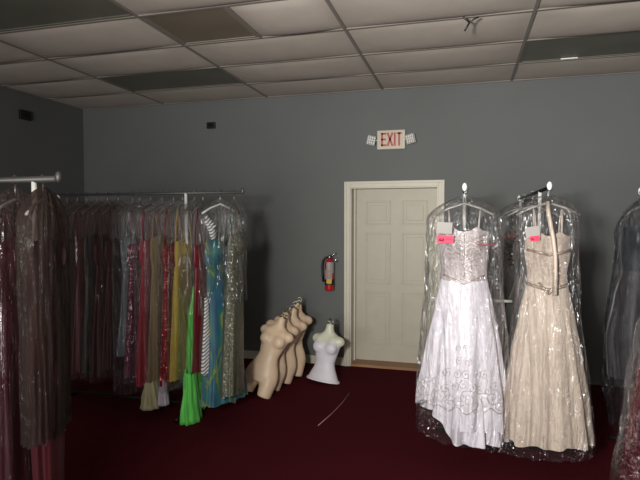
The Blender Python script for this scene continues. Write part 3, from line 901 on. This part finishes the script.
# ------------------------------------------------------------------ torso forms
ZK = .95
def torso_mesh(legs=True):
    """headless, armless female hanging form, base at z = 0, facing -Y"""
    b = MB()
    ps = [(.80, .038, .038, 0), (.75, .041, .041, 0), (.715, .055, .046, .003), (.695, .085, .05, .006), (.67, .125, .056, .008), (.635, .148, .062, .005), (.60, .145, .07, 0), (.54, .132, .08, -.005),
          (.47, .115, .072, 0), (.40, .099, .066, 0), (.34, .116, .072, 0), (.27, .150, .084, .004), (.20, .170, .092, .008), (.13, .171, .088, .008)]
    if not legs: ps = ps[:-3] + [(.28, .144, .084, 0), (.24, .162, .092, 0), (.215, .172, .098, 0)]
    rs = []
    for z, a, d_, oy in ps:
        rs.append([(a * math.cos(2 * PI * k / 40), oy + d_ * math.sin(2 * PI * k / 40), z) for k in range(40)])
    b.rings(rs, True, True)
    for s_ in (-1, 1):
        b.ellipsoid((s_ * .067, -.052, .556), .064, .050, .066)
        b.ellipsoid((s_ * .068, -.03, .61), .06, .04, .07)
        b.ellipsoid((s_ * .122, .004, .632), .060, .050, .052, T=Matrix.Rotation(s_ * R(20), 3, 'Y'))
        if legs:
            rs = []
            for z, a, d_, ox in ((.20, .078, .082, .082), (.12, .080, .084, .087), (.05, .072, .076, .091), (0, .067, .070, .092)):
                rs.append([(s_ * ox + a * math.cos(2 * PI * k / 32), .006 + d_ * math.sin(2 * PI * k / 32), z) for k in range(32)])
            b.rings(rs, True, True)
            b.ellipsoid((s_ * .07, .06, .17), .07, .05, .07)
    if legs: b.ellipsoid((0, 0, .15), .10, .07, .04)
    me = bpy.data.meshes.new('tmp'); me.from_pydata(b.v, [], b.f); me.update()
    import bmesh
    bm = bmesh.new(); bm.from_mesh(me); bmesh.ops.recalc_face_normals(bm, faces=bm.faces); bm.to_mesh(me); bm.free()
    o = bpy.data.objects.new('tmp', me); COL.objects.link(o)
    r_ = o.modifiers.new('r', 'REMESH'); r_.mode = 'VOXEL'; r_.voxel_size = .0065; r_.use_smooth_shade = True
    s_ = o.modifiers.new('s', 'SMOOTH'); s_.factor = .6; s_.iterations = 34
    dg = bpy.context.evaluated_depsgraph_get()
    out = bpy.data.meshes.new_from_object(o.evaluated_get(dg))
    bpy.data.objects.remove(o); 
    for v in out.vertices: v.co.z *= ZK
    out.polygons.foreach_set('use_smooth', [True] * len(out.polygons))
    return out

def place_form(root, base, axis, yaw):
    """stand the form's axis along a leaning direction, its front turned by yaw"""
    z = Vector(axis).normalized()
    f = Vector((math.sin(yaw), -math.cos(yaw), 0)); y = -(f - z * f.dot(z)).normalized(); x = y.cross(z)
    m = Matrix((x, y, z)).transposed().to_4x4()
    m.translation = Vector(base)
    root.matrix_world = m
tm = torso_mesh(True)
tm.materials.append(M['skin'])
def form(label, base, axis, yaw, mesh, cat, group, name='torso_form', scale=1.0):
    r_ = tag(empty(name, base), label, cat, group)
    o = bpy.data.objects.new('torso', mesh); COL.objects.link(o); o.parent = r_
    cap = lathe(MB(), [(.034, .797 * ZK), (.036, .80 * ZK), (.035, .806 * ZK), (.012, .809 * ZK)]); cp = cap.build('neck_cap', M['brass'], r_, smooth=True)
    q0 = .80 * ZK - .80
    pts = [Vector((0, 0, .805 + q0)), Vector((0, 0, .825 + q0))] + [Vector((.022 * math.sin(a), 0, .847 + q0 - .022 * math.cos(a))) for a in [R(q) for q in range(0, 290, 25)]]
    MB().tube(pts, .0045, 8).build('hanging_hook', M['brass'], r_, smooth=True)
    MB().tube([Vector((.03 * math.cos(R(q)),   .0, .815 + q0 + .02 * math.sin(R(q)))) for q in range(0, 181, 20)], .004, 6).build('wire_loop', M['brass'], r_, smooth=True)
    place_form(r_, base, axis, yaw)
    r_.scale = (scale,) * 3
    return r_
FG = 'beige torso forms leaning in a row'
form('beige female torso form at the front of the leaning row, nearest the gowns', (-1.90, 4.53, .03), (.30, .30, 1), R(-4), tm, 'mannequin', FG)
form('beige female torso form second from the front of the leaning row', (-1.89, 4.75, .03), (.24, .27, 1), R(0), tm, 'mannequin', FG)
form('beige female torso form third in the leaning row, one before the wall', (-1.845, 4.96, .03), (.19, .25, 1), R(10), tm, 'mannequin', FG)
form('beige female torso form at the back of the leaning row, against the wall', (-1.80, 5.19, .03), (.09, .27, 1), R(12), tm, 'mannequin', FG)

wm = torso_mesh(False)
wm.materials.append(M['form_white']); wm.materials.append(M['form_cream'])
for p in wm.polygons:
    c = p.center
    edge = .60 + .03 * math.exp(-((abs(c.x) - .066) / .035) ** 2) - .25 * max(0, c.y)
    if c.z > edge * ZK or abs(c.x) > .136 and c.z > .56 * ZK: p.material_index = 1
for v in wm.vertices: v.co.z -= .215 * ZK
wf = tag(empty('torso_form', (-1.38, 5.24, 0)), 'white female torso form with cream shoulders leaning beside the door frame', 'mannequin')
o = bpy.data.objects.new('torso', wm); COL.objects.link(o); o.parent = wf
# flared hem of the white form, open plinth edge
rs = []
for z, a, d_ in ((.022, .168, .096), (.012, .176, .102), (.0, .178, .103)):
    rs.append([(a * math.cos(2 * PI * k / 48), d_ * math.sin(2 * PI * k / 48), z) for k in range(48)])
MB().rings(rs, True, True).build('flared_base', M['form_white'], wf, smooth=False)
lathe(MB(), [(.034, .583 * ZK), (.037, .588 * ZK), (.036, .594 * ZK), (.012, .597 * ZK)]).build('neck_cap', M['brass'], wf, smooth=True)
MB().tube([Vector((.028 * math.cos(R(q)), 0, .60 * ZK + .04 * math.sin(R(q)))) for q in range(-20, 201, 20)], .005, 8).build('wire_loop', M['steel'], wf, smooth=True)
MB().tube([Vector((0, .028 * math.cos(R(q)), .60 * ZK + .035 * math.sin(R(q)))) for q in range(-20, 201, 20)], .005, 8).build('wire_loop', M['steel'], wf, smooth=True)
place_form(wf, (-1.40, 5.16, .012), (.10, .16, 1), R(-14))
wf.scale = (1.06, 1.06, 1.06)
